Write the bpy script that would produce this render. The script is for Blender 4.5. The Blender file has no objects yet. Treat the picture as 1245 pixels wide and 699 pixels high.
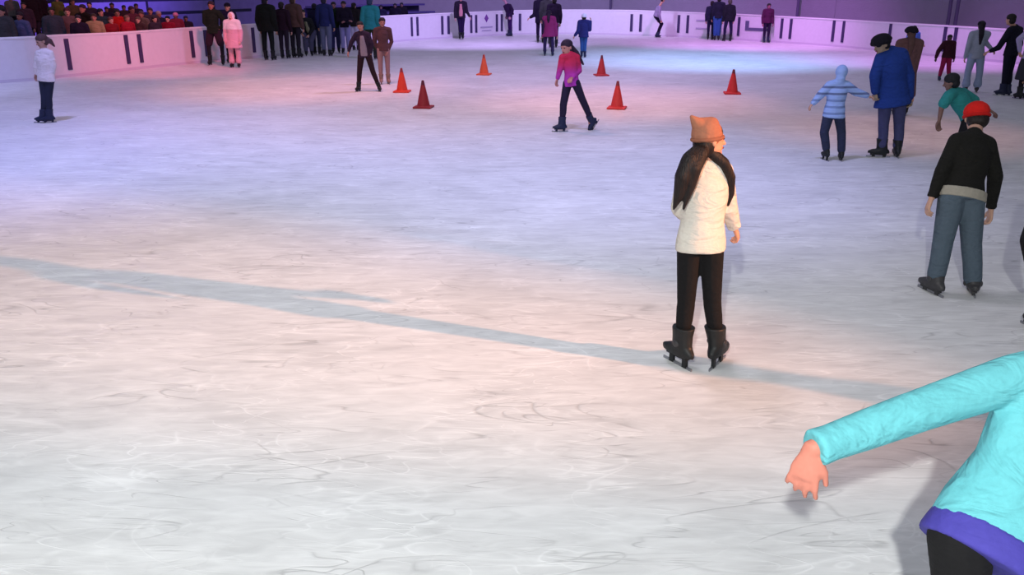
import bpy, bmesh, math, random
from mathutils import Vector, Matrix
random.seed(7)
sc = bpy.context.scene
COL = sc.collection
PI = math.pi
V = Vector

# ------------------------------------------------------------------ camera, world, light
F_PX = 1078.0
CAM_H = 2.2
TH = math.atan(369 / F_PX)
cd = bpy.data.cameras.new('camera')
cam = bpy.data.objects.new('camera', cd)
COL.objects.link(cam)
cam.location = (0, 0, CAM_H)
cam.rotation_euler = (PI / 2 - TH, 0, 0)
cd.sensor_width = 36
cd.lens = 36 * F_PX / 1245
cd.clip_end = 300
sc.camera = cam
sc.view_settings.view_transform = 'Standard'
sc.view_settings.look = 'None'
sc.view_settings.exposure = -0.14
sc.view_settings.gamma = 1.0
sc.view_settings.use_curve_mapping = False

w = bpy.data.worlds.new('world')
sc.world = w
w.use_nodes = True
w.node_tree.nodes['Background'].inputs[0].default_value = (0.60, 0.62, 0.76, 1)
w.node_tree.nodes['Background'].inputs[1].default_value = 0.38


def spot(name, loc, tgt, col, power, deg, blend=1.0, size=0.3):
    l = bpy.data.lights.new(name, 'SPOT')
    l.energy = power
    l.color = col
    l.spot_size = math.radians(deg)
    l.spot_blend = blend
    l.shadow_soft_size = size
    o = bpy.data.objects.new(name, l)
    o.location = loc
    o.rotation_euler = (V(tgt) - V(loc)).to_track_quat('-Z', 'Y').to_euler()
    COL.objects.link(o)
    return o


# unseen white lamp added behind the photographer for the near arm's shadow
spot('white_shadow_lamp', (-0.9, -2.5, 4.1), (0.6, 3.6, 0), (1.0, 1.0, 0.96), 2000, 92, 1.0, 0.06)
# soft white fill added high over the near ice
spot('white_fill_lamp', (-4.0, 0.6, 9.5), (-3.4, 2.6, 0), (0.96, 1.0, 0.93), 1500, 80, 1.0, 1.8)
# low peach stage lamp at the right of the rink (long shadows)
spot('peach_stage_lamp', (15.0, -0.7, 5.2), (-3.6, 6.75, 0), (1.0, 0.40, 0.20), 24000, 15.5, 1.0, 0.12)
spot('pale_fill_lamp', (-1.0, 8.0, 9.5), (-1.0, 9.5, 0), (0.92, 0.86, 1.0), 1300, 96, 1.0, 0.8)  # added fill, brightens the middle of the ice
spot('lilac_fill_lamp', (2.0, 22.0, 9.5), (1.0, 24.0, 0), (0.62, 0.46, 1.0), 2600, 130, 1.0, 0.6)  # added fill, tints the ice lilac between the coloured pools
spot('pink_wash_lamp', (-3.0, 16.0, 9.5), (-2.0, 18.5, 0), (1.0, 0.50, 0.55), 1500, 96, 1.0, 0.6)
# overhead coloured lamps
spot('blue_lamp', (-6.5, 11.0, 9.5), (-6.5, 12.6, 0), (0.42, 0.42, 1.0), 3800, 70)
spot('blue_lamp', (1.0, 9.5, 9.5), (1.0, 11.0, 0), (0.42, 0.42, 1.0), 2700, 60)
spot('blue_lamp', (-13.5, 14.0, 9.5), (-13.5, 17.5, 0), (0.45, 0.42, 1.0), 2700, 70)
spot('pink_lamp', (-4.8, 18.5, 9.0), (-4.8, 20.3, 0), (1.0, 0.34, 0.30), 1900, 50)
spot('pink_lamp', (2.2, 16.2, 9.0), (2.2, 17.8, 0), (1.0, 0.36, 0.30), 1700, 46)
spot('pink_lamp', (6.0, 13.0, 8.0), (6.0, 14.0, 0), (1.0, 0.38, 0.30), 750, 40)
spot('pink_board_lamp', (-4.5, 19.5, 6.5), (-9.9, 25.0, 0.7), (1.0, 0.20, 0.30), 2900, 46)
spot('violet_board_lamp', (0.5, 31.0, 7.0), (-2.0, 38.5, 0.3), (0.60, 0.40, 1.0), 4600, 90)
spot('blue_board_lamp', (-9.0, 15.0, 6.5), (-14.5, 20.0, 0.6), (0.42, 0.40, 1.0), 1500, 60)
spot('magenta_lamp', (8.0, 31.5, 8.0), (9.2, 36.5, 0), (0.80, 0.30, 1.0), 4200, 80)
spot('magenta_lamp', (12.0, 24.5, 8.0), (12.5, 28.0, 0), (0.80, 0.26, 1.0), 2600, 70)
spot('cyan_lamp', (6.0, 24.5, 9.0), (6.0, 28.0, 0), (0.32, 0.52, 1.0), 5600, 66)
spot('violet_wall_lamp', (4.0, 38.0, 4.0), (6.0, 47.0, 3.0), (0.58, 0.46, 0.90), 1100, 150)
spot('violet_stand_lamp', (-8.5, 27.0, 6.0), (-17.0, 33.0, 1.8), (0.36, 0.22, 1.0), 6000, 70)


# ------------------------------------------------------------------ pixel -> place helpers
def ray(px, py):
    x = (px - 622.5) / F_PX
    y = (py - 349.5) / F_PX
    return V((x, math.cos(TH) - y * math.sin(TH), -math.sin(TH) - y * math.cos(TH)))


def ground(px, py, z=0.0):
    d = ray(px, py)
    return V((0, 0, CAM_H)) + d * ((z - CAM_H) / d.z)


def at(px, py, Y):
    d = ray(px, py)
    return V((0, 0, CAM_H)) + d * (Y / d.y)


# ------------------------------------------------------------------ materials
def srgb(c):
    return tuple((x / 12.92 if x <= 0.04045 else ((x + 0.055) / 1.055) ** 2.4) for x in [v / 255 for v in c])


MATS = {}


def mat(name, col, rough=0.85, bump=0.0, bscale=30, var=0.0, metal=0.0, spec=0.3, crease=0.0):
    if name in MATS:
        return MATS[name]
    m = bpy.data.materials.new(name)
    m.use_nodes = True
    nt = m.node_tree
    b = nt.nodes['Principled BSDF']
    c = srgb(col) + (1,)
    b.inputs['Base Color'].default_value = c
    b.inputs['Roughness'].default_value = rough
    b.inputs['Metallic'].default_value = metal
    b.inputs['Specular IOR Level'].default_value = spec
    tc = nt.nodes.new('ShaderNodeTexCoord')
    n = nt.nodes.new('ShaderNodeTexNoise')
    n.inputs['Scale'].default_value = bscale
    n.inputs['Detail'].default_value = 6
    nt.links.new(tc.outputs['Object'], n.inputs['Vector'])
    v = max(var, 0.06)
    mx = nt.nodes.new('ShaderNodeMix')
    mx.data_type = 'RGBA'
    mx.inputs[6].default_value = tuple(x * (1 - v) for x in c[:3]) + (1,)
    mx.inputs[7].default_value = tuple(min(1, x * (1 + v)) for x in c[:3]) + (1,)
    nt.links.new(n.outputs['Fac'], mx.inputs[0])
    nt.links.new(mx.outputs[2], b.inputs['Base Color'])
    if bump or crease:
        bp = nt.nodes.new('ShaderNodeBump')
        bp.inputs['Strength'].default_value = bump if bump else 0.3
        bp.inputs['Distance'].default_value = 0.01
        nt.links.new(n.outputs['Fac'], bp.inputs['Height'])
        out = bp
        if crease:
            n2 = nt.nodes.new('ShaderNodeTexNoise')
            n2.inputs['Scale'].default_value = 5
            n2.inputs['Detail'].default_value = 3
            n2.inputs['Distortion'].default_value = 1.2
            mp = nt.nodes.new('ShaderNodeMapping')
            mp.inputs['Scale'].default_value = (1, 1, 2.4)
            nt.links.new(tc.outputs['Object'], mp.inputs[0])
            nt.links.new(mp.outputs[0], n2.inputs['Vector'])
            b2 = nt.nodes.new('ShaderNodeBump')
            b2.inputs['Strength'].default_value = crease
            b2.inputs['Distance'].default_value = 0.05
            nt.links.new(n2.outputs['Fac'], b2.inputs['Height'])
            nt.links.new(bp.outputs[0], b2.inputs['Normal'])
            out = b2
        nt.links.new(out.outputs[0], b.inputs['Normal'])
    MATS[name] = m
    return m


def cloth(col, crease=0.5, var=0.12):
    return mat('cloth_%02x%02x%02x' % tuple(col), col, 0.9, 0.25, 60, var, 0, 0.2, crease)


def hairmat(col):
    name = 'hair_%02x%02x%02x' % tuple(col)
    if name in MATS:
        return MATS[name]
    m = mat(name, col, 0.55, 0.0, 20, 0.3)
    nt = m.node_tree
    b = nt.nodes['Principled BSDF']
    tc = nt.nodes.new('ShaderNodeTexCoord')
    mp = nt.nodes.new('ShaderNodeMapping')
    mp.inputs['Scale'].default_value = (90, 90, 5)
    n = nt.nodes.new('ShaderNodeTexNoise')
    n.inputs['Scale'].default_value = 1.5
    nt.links.new(tc.outputs['Object'], mp.inputs[0])
    nt.links.new(mp.outputs[0], n.inputs['Vector'])
    bp = nt.nodes.new('ShaderNodeBump')
    bp.inputs['Strength'].default_value = 0.8
    bp.inputs['Distance'].default_value = 0.01
    nt.links.new(n.outputs['Fac'], bp.inputs['Height'])
    nt.links.new(bp.outputs[0], b.inputs['Normal'])
    return m


def banded(name, bands, mode='CONSTANT'):
    """cloth with colour bands along the height; bands = [(z, colour)...] constant steps"""
    m = cloth(bands[0][1])
    m = m.copy()
    m.name = name
    nt = m.node_tree
    b = nt.nodes['Principled BSDF']
    tc = nt.nodes.new('ShaderNodeTexCoord')
    sx = nt.nodes.new('ShaderNodeSeparateXYZ')
    nt.links.new(tc.outputs['Object'], sx.inputs[0])
    mr = nt.nodes.new('ShaderNodeMapRange')
    z0, z1 = bands[0][0], bands[-1][0] + 0.1
    mr.inputs['From Min'].default_value = z0
    mr.inputs['From Max'].default_value = z1
    nt.links.new(sx.outputs[2], mr.inputs['Value'])
    cr = nt.nodes.new('ShaderNodeValToRGB')
    cr.color_ramp.interpolation = mode
    el = cr.color_ramp.elements
    el[0].position = 0
    el[0].color = srgb(bands[0][1]) + (1,)
    while len(el) > 1:
        el.remove(el[-1])
    for z, c in bands[1:]:
        e = el.new((z - z0) / (z1 - z0))
        e.color = srgb(c) + (1,)
    nt.links.new(mr.outputs[0], cr.inputs[0])
    nt.links.new(cr.outputs[0], b.inputs['Base Color'])
    return m


def skin(col):
    return mat('skin_%02x%02x%02x' % tuple(col), col, 0.55, 0.08, 80, 0.08)


BLADE = mat('skate_blade_steel', (150, 152, 158), 0.3, metal=0.9)
BOOT_DK = mat('skate_boot_black', (26, 30, 32), 0.5, 0.2, 40, 0.2)
BOOT_BL = mat('skate_boot_navy', (30, 38, 66), 0.5, 0.2, 40, 0.2)
BOOT_GY = mat('skate_boot_grey', (58, 58, 60), 0.5, 0.2, 40, 0.2)
BOOT_TAN = mat('skate_boot_tan', (140, 110, 100), 0.5, 0.2, 40, 0.2)
EYE = mat('eye_dark', (24, 18, 16), 0.3)
LIP = mat('lip_rose', (140, 70, 66), 0.5)


# ------------------------------------------------------------------ mesh helpers
class Blob:
    """collects closed lofts, ellipsoids and tapered capsules"""

    def __init__(s):
        s.v = []
        s.f = []

    def loft(s, rings, n=14):
        base = len(s.v)
        for c, a, b in rings:
            for i in range(n):
                t = 2 * PI * i / n
                s.v.append(c + a * math.cos(t) + b * math.sin(t))
        for k in range(len(rings) - 1):
            for i in range(n):
                j = (i + 1) % n
                p = base + k * n
                s.f.append((p + i, p + j, p + n + j, p + n + i))
        s.f.append(tuple(base + i for i in reversed(range(n))))
        p = base + (len(rings) - 1) * n
        s.f.append(tuple(p + i for i in range(n)))

    def cap(s, p0, r0, p1, r1, flat=None, fl=1.0, n=12):
        """tapered capsule; flat = direction along which it is squeezed by fl"""
        p0, p1 = V(p0), V(p1)
        ax = p1 - p0
        L = ax.length
        if L < 1e-5:
            ax = V((0, 0, 1))
            L = 1e-5
        ax = ax.normalized()
        if flat is None:
            q = ax.orthogonal().normalized()
        else:
            q = flat - ax * flat.dot(ax)
            q = q.normalized() if q.length > 1e-4 else ax.orthogonal().normalized()
        a = ax.cross(q).normalized()
        rings = []
        for t in (-0.97, -0.75, -0.4, 0):
            r = r0 * math.sqrt(max(0, 1 - t * t))
            rings.append((p0 + ax * (r0 * t), a * r, q * r * fl))
        for t in (0, 0.4, 0.75, 0.97):
            r = r1 * math.sqrt(max(0, 1 - t * t))
            rings.append((p1 + ax * (r1 * t), a * r, q * r * fl))
        s.loft(rings, n)

    def ell(s, c, ax, ay, az, n=14, m=9):
        rings = []
        for k in range(m):
            t = math.cos(PI * (k + 0.35) / (m - 0.3))
            r = math.sqrt(max(0.0, 1 - t * t))
            rings.append((c - az * t, ax * r, ay * r))
        s.loft(rings, n)

    def box(s, c, ax, ay, az):
        b = len(s.v)
        for i in (-1, 1):
            for j in (-1, 1):
                for k in (-1, 1):
                    s.v.append(V(c) + V(ax) * i + V(ay) * j + V(az) * k)
        for q in ((0, 1, 3, 2), (4, 6, 7, 5), (0, 4, 5, 1), (2, 3, 7, 6), (0, 2, 6, 4), (1, 5, 7, 3)):
            s.f.append(tuple(b + i for i in q))

    def prism(s, pts, z0, z1):
        """pts = world xy outline"""
        b = len(s.v)
        n = len(pts)
        for z in (z0, z1):
            for p in pts:
                s.v.append(V((p[0], p[1], z)))
        s.f.append(tuple(b + i for i in reversed(range(n))))
        s.f.append(tuple(b + n + i for i in range(n)))
        for i in range(n):
            j = (i + 1) % n
            s.f.append((b + i, b + j, b + n + j, b + n + i))

    def mesh(s, name, org):
        me = bpy.data.meshes.new(name)
        me.from_pydata([v - org for v in s.v], [], s.f)
        bm = bmesh.new()
        bm.from_mesh(me)
        bmesh.ops.recalc_face_normals(bm, faces=bm.faces)
        bm.to_mesh(me)
        bm.free()
        return me

    def build(s, name, m, parent=None, org=V((0, 0, 0)), voxel=0, smooth=4, shade=True, bevel=0):
        me = s.mesh(name, org)
        o = bpy.data.objects.new(name, me)
        COL.objects.link(o)
        if voxel or bevel:
            if voxel:
                r = o.modifiers.new('r', 'REMESH')
                r.mode = 'VOXEL'
                r.voxel_size = voxel
                r.adaptivity = 0
                sm = o.modifiers.new('s', 'SMOOTH')
                sm.factor = 0.5
                sm.iterations = smooth
            if bevel:
                bv = o.modifiers.new('b', 'BEVEL')
                bv.width = bevel
                bv.segments = 2
            dg = bpy.context.evaluated_depsgraph_get()
            dg.update()
            nm = bpy.data.meshes.new_from_object(o.evaluated_get(dg))
            o.modifiers.clear()
            o.data = nm
            nm.name = name
            bpy.data.meshes.remove(me)
            me = nm
        me.materials.clear()
        me.materials.append(m)
        if shade and voxel:
            me.polygons.foreach_set('use_smooth', [True] * len(me.polygons))
        if parent:
            o.parent = parent
        return o


def empty(name, loc, label, cat, group=None):
    o = bpy.data.objects.new(name, None)
    o.empty_display_size = 0.1
    o.location = loc
    COL.objects.link(o)
    o['label'] = label
    o['category'] = cat
    if group:
        o['group'] = group
    return o


def structure(o):
    o['kind'] = 'structure'
    return o


# ------------------------------------------------------------------ the setting
def ice_material():
    m = bpy.data.materials.new('scratched_ice')
    m.use_nodes = True
    nt = m.node_tree
    L = nt.links
    b = nt.nodes['Principled BSDF']
    b.inputs['Specular IOR Level'].default_value = 0.35
    tc = nt.nodes.new('ShaderNodeTexCoord')

    def noise(scale, rot, sx, detail=4, dist=0.6):
        mp = nt.nodes.new('ShaderNodeMapping')
        mp.inputs['Rotation'].default_value = (0, 0, math.radians(rot))
        mp.inputs['Scale'].default_value = (sx, 1, 1)
        n = nt.nodes.new('ShaderNodeTexNoise')
        n.inputs['Scale'].default_value = scale
        n.inputs['Detail'].default_value = detail
        n.inputs['Distortion'].default_value = dist
        L.new(tc.outputs['Object'], mp.inputs[0])
        L.new(mp.outputs[0], n.inputs['Vector'])
        return n.outputs['Fac']

    def ramp(x, stops):
        r = nt.nodes.new('ShaderNodeValToRGB')
        e = r.color_ramp.elements
        e[0].position, e[0].color = stops[0][0], (stops[0][1],) * 3 + (1,)
        e[1].position, e[1].color = stops[-1][0], (stops[-1][1],) * 3 + (1,)
        for p, c in stops[1:-1]:
            q = e.new(p)
            q.color = (c,) * 3 + (1,)
        L.new(x, r.inputs[0])
        return r.outputs[0]

    def math_(op, a, c):
        n = nt.nodes.new('ShaderNodeMath')
        n.operation = op
        for i, x in enumerate((a, c)):
            if isinstance(x, (int, float)):
                n.inputs[i].default_value = x
            else:
                L.new(x, n.inputs[i])
        return n.outputs[0]

    def line(x, w):   # thin contour of a noise = a long curved scratch
        return ramp(x, [(0.5 - w, 0), (0.5, 1), (0.5 + w, 0)])

    s = None
    for sc_, rot, sx, w_ in ((1.3, 15, 0.30, 0.006), (1.9, 70, 0.22, 0.007), (1.6, -38, 0.20, 0.006), (2.6, -75, 0.3, 0.009), (3.4, 42, 0.25, 0.010), (4.2, 5, 0.22, 0.012)):
        l = line(noise(sc_, rot, sx, 2, 1.0), w_)
        s = l if s is None else math_('MAXIMUM', s, l)
    # scratches come and go
    s = math_('MULTIPLY', s, ramp(noise(1.6, 0, 1, 3), [(0.42, 0), (0.62, 1)]))
    d = None
    for sc_, rot, sx, w_ in ((1.5, -20, 0.25, 0.006), (2.2, 55, 0.2, 0.007), (3.1, 100, 0.25, 0.010)):
        l = line(noise(sc_, rot, sx, 2, 1.3), w_)
        d = l if d is None else math_('MAXIMUM', d, l)
    d = math_('MULTIPLY', d, ramp(noise(1.9, 40, 1, 3), [(0.45, 0), (0.62, 1)]))
    brush = noise(6, 12, 0.25, 6, 1.2)
    brush2 = noise(14, -30, 0.3, 5, 1.0)
    cloud = noise(0.9, 0, 1, 5, 0.5)
    val = math_('ADD', math_('MULTIPLY', brush, 0.24), math_('MULTIPLY', cloud, 0.22))
    val = math_('ADD', val, math_('MULTIPLY', brush2, 0.30))
    val = math_('ADD', val, math_('MULTIPLY', s, 0.12))
    val = math_('SUBTRACT', val, math_('MULTIPLY', d, 0.20))
    val = math_('ADD', val, 0.34)
    cc = nt.nodes.new('ShaderNodeCombineColor')
    L.new(math_('MULTIPLY', val, 0.985), cc.inputs[0])
    L.new(math_('MULTIPLY', val, 1.0), cc.inputs[1])
    L.new(math_('MULTIPLY', val, 1.0), cc.inputs[2])
    L.new(cc.outputs[0], b.inputs['Base Color'])
    L.new(ramp(brush, [(0.3, 0.34), (0.7, 0.55)]), b.inputs['Roughness'])
    bp = nt.nodes.new('ShaderNodeBump')
    bp.inputs['Strength'].default_value = 0.35
    bp.inputs['Distance'].default_value = 0.02
    L.new(val, bp.inputs['Height'])
    L.new(bp.outputs[0], b.inputs['Normal'])
    return m


def catmull(pts, n=8):
    out = []
    P = [V(p) for p in pts]
    P = [P[0] * 2 - P[1]] + P + [P[-1] * 2 - P[-2]]
    for i in range(1, len(P) - 2):
        for k in range(n):
            t = k / n
            a, b, c, d = P[i - 1], P[i], P[i + 1], P[i + 2]
            out.append(0.5 * ((2 * b) + (c - a) * t + (2 * a - 5 * b + 4 * c - d) * t * t + (3 * b - a - 3 * c + d) * t ** 3))
    out.append(P[-2])
    return out


BPX = [(0, 101, 46), (80, 94, 42), (153, 86, 39), (233, 77.5, 33.5), (310, 70.5, 29), (370, 64.5, 26), (440, 56, 21), (501, 49.3, 17.5), (573, 45, 14.5), (632, 42, 12.2), (700, 41.5, 11.5), (767, 43, 12),
       (830, 45, 14.5), (897, 48.8, 17), (955, 52.5, 20), (1012, 56.5, 23), (1050, 60, 25.3), (1125, 67.5, 29.5), (1245, 79, 37)]
BASE = [(-25.5, 9.5), (-17.6, 16.6)] + [tuple(ground(a, b)[:2]) for a, b, c in BPX] + [(15.9, 19.5), (16.3, 10.0), (15.8, -6.0)]
NS = 5
LINE = catmull(BASE, NS)
_bh = [at(a, c, ground(a, b).y).z for a, b, c in BPX]
_bh = [_bh[0]] * 2 + _bh + [_bh[-1]] * 3


def bh(i):
    k = min(i / NS, len(_bh) - 1)
    a = int(k)
    b = min(a + 1, len(_bh) - 1)
    return _bh[a] + (_bh[b] - _bh[a]) * (k - a)


def idx(px):
    return hit(px)[2]



def offs(line, d):
    out = []
    dd = d
    if not callable(d):
        d = lambda i: dd
    for i, p in enumerate(line):
        a = line[max(0, i - 1)]
        b = line[min(len(line) - 1, i + 1)]
        t = (b - a).normalized()
        out.append(p + V((-t.y, t.x)) * d(i))   # + = outwards (left of travel direction)
    return out


def strip(line, d0, d1, z0, z1):
    bl = Blob()
    a, b = offs(line, d0), offs(line, d1)
    n = len(line)
    k = len(bl.v)
    zf0 = z0 if callable(z0) else (lambda i: z0)
    zf1 = z1 if callable(z1) else (lambda i: z1)
    for i in range(n):
        for p, z in ((a[i], zf0(i)), (a[i], zf1(i)), (b[i], zf1(i)), (b[i], zf0(i))):
            bl.v.append(V((p.x, p.y, z)))
    for i in range(n - 1):
        for q in range(4):
            r = (q + 1) % 4
            bl.f.append((k + 4 * i + q, k + 4 * i + r, k + 4 * i + 4 + r, k + 4 * i + 4 + q))
    bl.f.append((k, k + 1, k + 2, k + 3))
    e = k + 4 * (n - 1)
    bl.f.append((e + 3, e + 2, e + 1, e))
    return bl


floor = Blob()
floor.box(V((0, 20, -0.15)), V((34, 0, 0)), V((0, 38, 0)), V((0, 0, 0.15)))
structure(floor.build('floor', ice_material(), shade=False))

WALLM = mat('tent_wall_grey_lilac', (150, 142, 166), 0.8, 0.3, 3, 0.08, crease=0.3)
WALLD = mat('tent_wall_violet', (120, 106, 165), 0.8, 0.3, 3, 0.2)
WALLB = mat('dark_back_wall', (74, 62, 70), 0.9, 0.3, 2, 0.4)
BOARD = mat('barrier_board_white', (222, 220, 228), 0.45, 0.05, 8, 0.05)
CAPM = mat('barrier_cap_white', (236, 234, 240), 0.4)
KICK = mat('barrier_kick_strip', (206, 200, 214), 0.5)
POST = mat('barrier_dark_post', (62, 54, 92), 0.6)


def hit(px):
    """where the sight line over pixel column px meets the barrier line -> point, tangent"""
    d = ray(px, 50)
    s = d.x / d.y
    for i in range(len(LINE) - 1):
        a, b = LINE[i], LINE[i + 1]
        fa, fb = a.x - s * a.y, b.x - s * b.y
        if fa * fb <= 0 and a.y > 0:
            t = fa / (fa - fb)
            return a + (b - a) * t, (b - a).normalized(), i
    return None


IA, IB, IC, ID = idx(120), idx(360), idx(560), idx(700)


def wall_off(i):
    if i <= IA:
        return 10.0
    if i <= IB:
        return 10.0 + (6.4 - 10.0) * (i - IA) / (IB - IA)
    if i <= IC:
        return 6.4
    if i <= ID:
        return 6.4 + (2.8 - 6.4) * (i - IC) / (ID - IC)
    return 2.8


def wall(name, i0, i1, m):
    strip(LINE[i0:i1 + 1], lambda i: wall_off(i + i0), lambda i: wall_off(i + i0) + .2, 0, 7).build(name, m)
    structure(bpy.data.objects[name])


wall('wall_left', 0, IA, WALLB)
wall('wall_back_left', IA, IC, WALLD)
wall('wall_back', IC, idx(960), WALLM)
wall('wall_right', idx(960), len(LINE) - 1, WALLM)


def post_on(parent, px, z0=0.17, z1=0.92, wid=0.062, name='dark_post', m=None):
    p, t, i = hit(px)
    nrm = V((t.y, -t.x))
    bl = Blob()
    q = p + nrm * 0.014
    bl.box(V((q.x, q.y, (z0 + z1) / 2)), V((t.x, t.y, 0)) * wid, V((nrm.x, nrm.y, 0)) * 0.012, V((0, 0, (z1 - z0) / 2)))
    return bl.build(name, m or POST, parent, bevel=0.006)


def barrier(i0, i1, label, posts):
    root = empty('rink_barrier', (0, 0, 0), label, 'barrier', 'white boards around the ice rink')
    ln = LINE[i0:i1 + 1]
    strip(ln, 0, 0.10, 0.0, lambda i: bh(i + i0) - .04).build('board_panel', BOARD, root)
    strip(ln, -0.02, 0.13, lambda i: bh(i + i0) - .04, lambda i: bh(i + i0)).build('cap_rail', CAPM, root)
    strip(ln, -0.012, 0.0, 0.0, 0.07).build('kick_strip', KICK, root)
    for px in posts:
        post_on(root, px)
    return root


b1 = barrier(0, idx(280), 'white rink barrier along the left edge, lit pink, in front of the seated crowd', [80, 153, 169, 233, 250])
b2 = barrier(idx(280), idx(525), 'white rink barrier running behind the standing group at upper left, pale violet end', [308, 320, 501, 508])
b3 = barrier(idx(525), idx(800), 'lilac rink barrier across the far end with faint diamond emblem', [538, 545.5, 573, 579, 604, 610, 632, 767, 778])
b4 = barrier(idx(800), len(LINE) - 1, 'lilac rink barrier curving along the right side, paired dark posts, behind the skaters', [824, 835, 897, 949, 960, 1012, 1024, 1081, 1148, 1161, 1236])

# marks printed on the boards
MK1 = mat('emblem_violet', (120, 70, 150), 0.6)
MK2 = mat('board_mark_grey', (96, 94, 128), 0.6)
MK3 = mat('board_mark_pale', (176, 170, 196), 0.6)
p, t, i = hit(591.5)
nrm = V((t.y, -t.x))
q = p + nrm * 0.01
bl = Blob()
T3, N3 = V((t.x, t.y, 0)), V((nrm.x, nrm.y, 0)) * 0.008
c = V((q.x, q.y, 0.76))
pts = [c + T3 * 0.13, c + V((0, 0, .17)), c - T3 * 0.13, c - V((0, 0, .17))]
k = len(bl.v)
for s_ in (-1, 1):
    bl.v += [x + N3 * s_ for x in pts]
bl.f += [(0, 1, 2, 3), (7, 6, 5, 4), (0, 4, 5, 1), (1, 5, 6, 2), (2, 6, 7, 3), (3, 7, 4, 0)]
bl.build('diamond_emblem', MK1, b3)
post_on(b3, 591.5, 0.36, 0.42, 0.38, 'emblem_line', MK3)
post_on(b3, 591.5, 0.22, 0.26, 0.30, 'emblem_line', MK3)
post_on(b4, 852, 0.68, 0.75, 0.30, 'board_mark', MK3)
post_on(b4, 852, 0.36, 0.42, 0.30, 'board_mark', MK3)
post_on(b4, 907, 0.40, 0.78, 0.09, 'board_mark', MK2)
post_on(b4, 920, 0.40, 0.52, 0.55, 'board_mark', MK2)


# seams of the tent wall and pipes standing on it
def wall_seam(px, d, wid=0.06, m=None):
    p, t, i = hit(px)
    s = ray(px, 50)
    s = s.x / s.y
    nrm = V((-t.y, t.x))
    # march outwards along the sight line
    y = p.y
    while (V((s * y, y)) - p).dot(nrm) < d - 0.1:
        y += 0.05
    bl = Blob()
    bl.cap(V((s * y, y, 0)), wid, V((s * y, y, 6.9)), wid)
    o = bl.build('wall_pipe', m or SEAM)
    return o


SEAM = mat('wall_pipe_grey', (92, 84, 118), 0.7)
for px, lab in ((741, 'thin grey pipe up the far wall, above the boards in the middle'), (966, 'thin grey pipe up the far wall right of the maroon child'),
                (1149, 'left of two thin grey pipes on the wall above the maroon skater'), (1158, 'right of two thin grey pipes on the wall above the maroon skater')):
    o = wall_seam(px, 2.5)
    o['label'] = lab
    o['category'] = 'pipe'

# bleachers and railing behind the left boards
BL = mat('bleacher_grey', (70, 66, 84), 0.8)
ln = LINE[2:idx(165)]
root = empty('bleacher', (0, 0, 0), 'grey stepped bleacher behind the left boards under the crowd', 'bleacher')
for k in range(4):
    strip(ln, 2.0 + k * 0.8, 2.8 + k * 0.8 - .004, 0.0, 0.42 + k * 0.40).build('step', BL, root)
RAILM = mat('rail_navy', (26, 22, 60), 0.6)
root = empty('guard_railing', (0, 0, 0), 'dark blue guard railing behind the left boards and the standing skaters', 'railing')
ln = LINE[idx(165):idx(430)]
for z in (1.3, 1.72):
    strip(ln, 3.6, 3.66, z - 0.05, z + 0.05).build('rail', RAILM, root)
o3 = offs(ln, 3.63)
for k in range(0, len(o3), 7):
    bl = Blob()
    bl.cap(V((o3[k].x, o3[k].y, 0.02)), 0.035, V((o3[k].x, o3[k].y, 1.74)), 0.035)
    bl.build('post', RAILM, root)
# empty bench rows behind the far left boards
root = empty('bench_row', (0, 0, 0), 'violet slatted bench rows beyond the far left boards', 'bench')
ln = LINE[idx(480):idx(600)]
SL = mat('bench_slat_violet', (88, 78, 140), 0.7)
SL2 = mat('bench_slat_dark', (52, 44, 96), 0.7)
for k in range(4):
    strip(ln, 1.6 + k * 0.7, 2.0 + k * 0.7, 0.3 + 0.32 * k, 0.38 + 0.32 * k).build('seat_slat', SL, root)
    strip(ln, 2.02 + k * 0.7, 2.08 + k * 0.7, 0.0, 0.30 + 0.32 * k).build('riser', SL2, root)


# ------------------------------------------------------------------ people
def ortho(v, ax):
    q = v - ax * v.dot(ax)
    return q.normalized()


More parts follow.
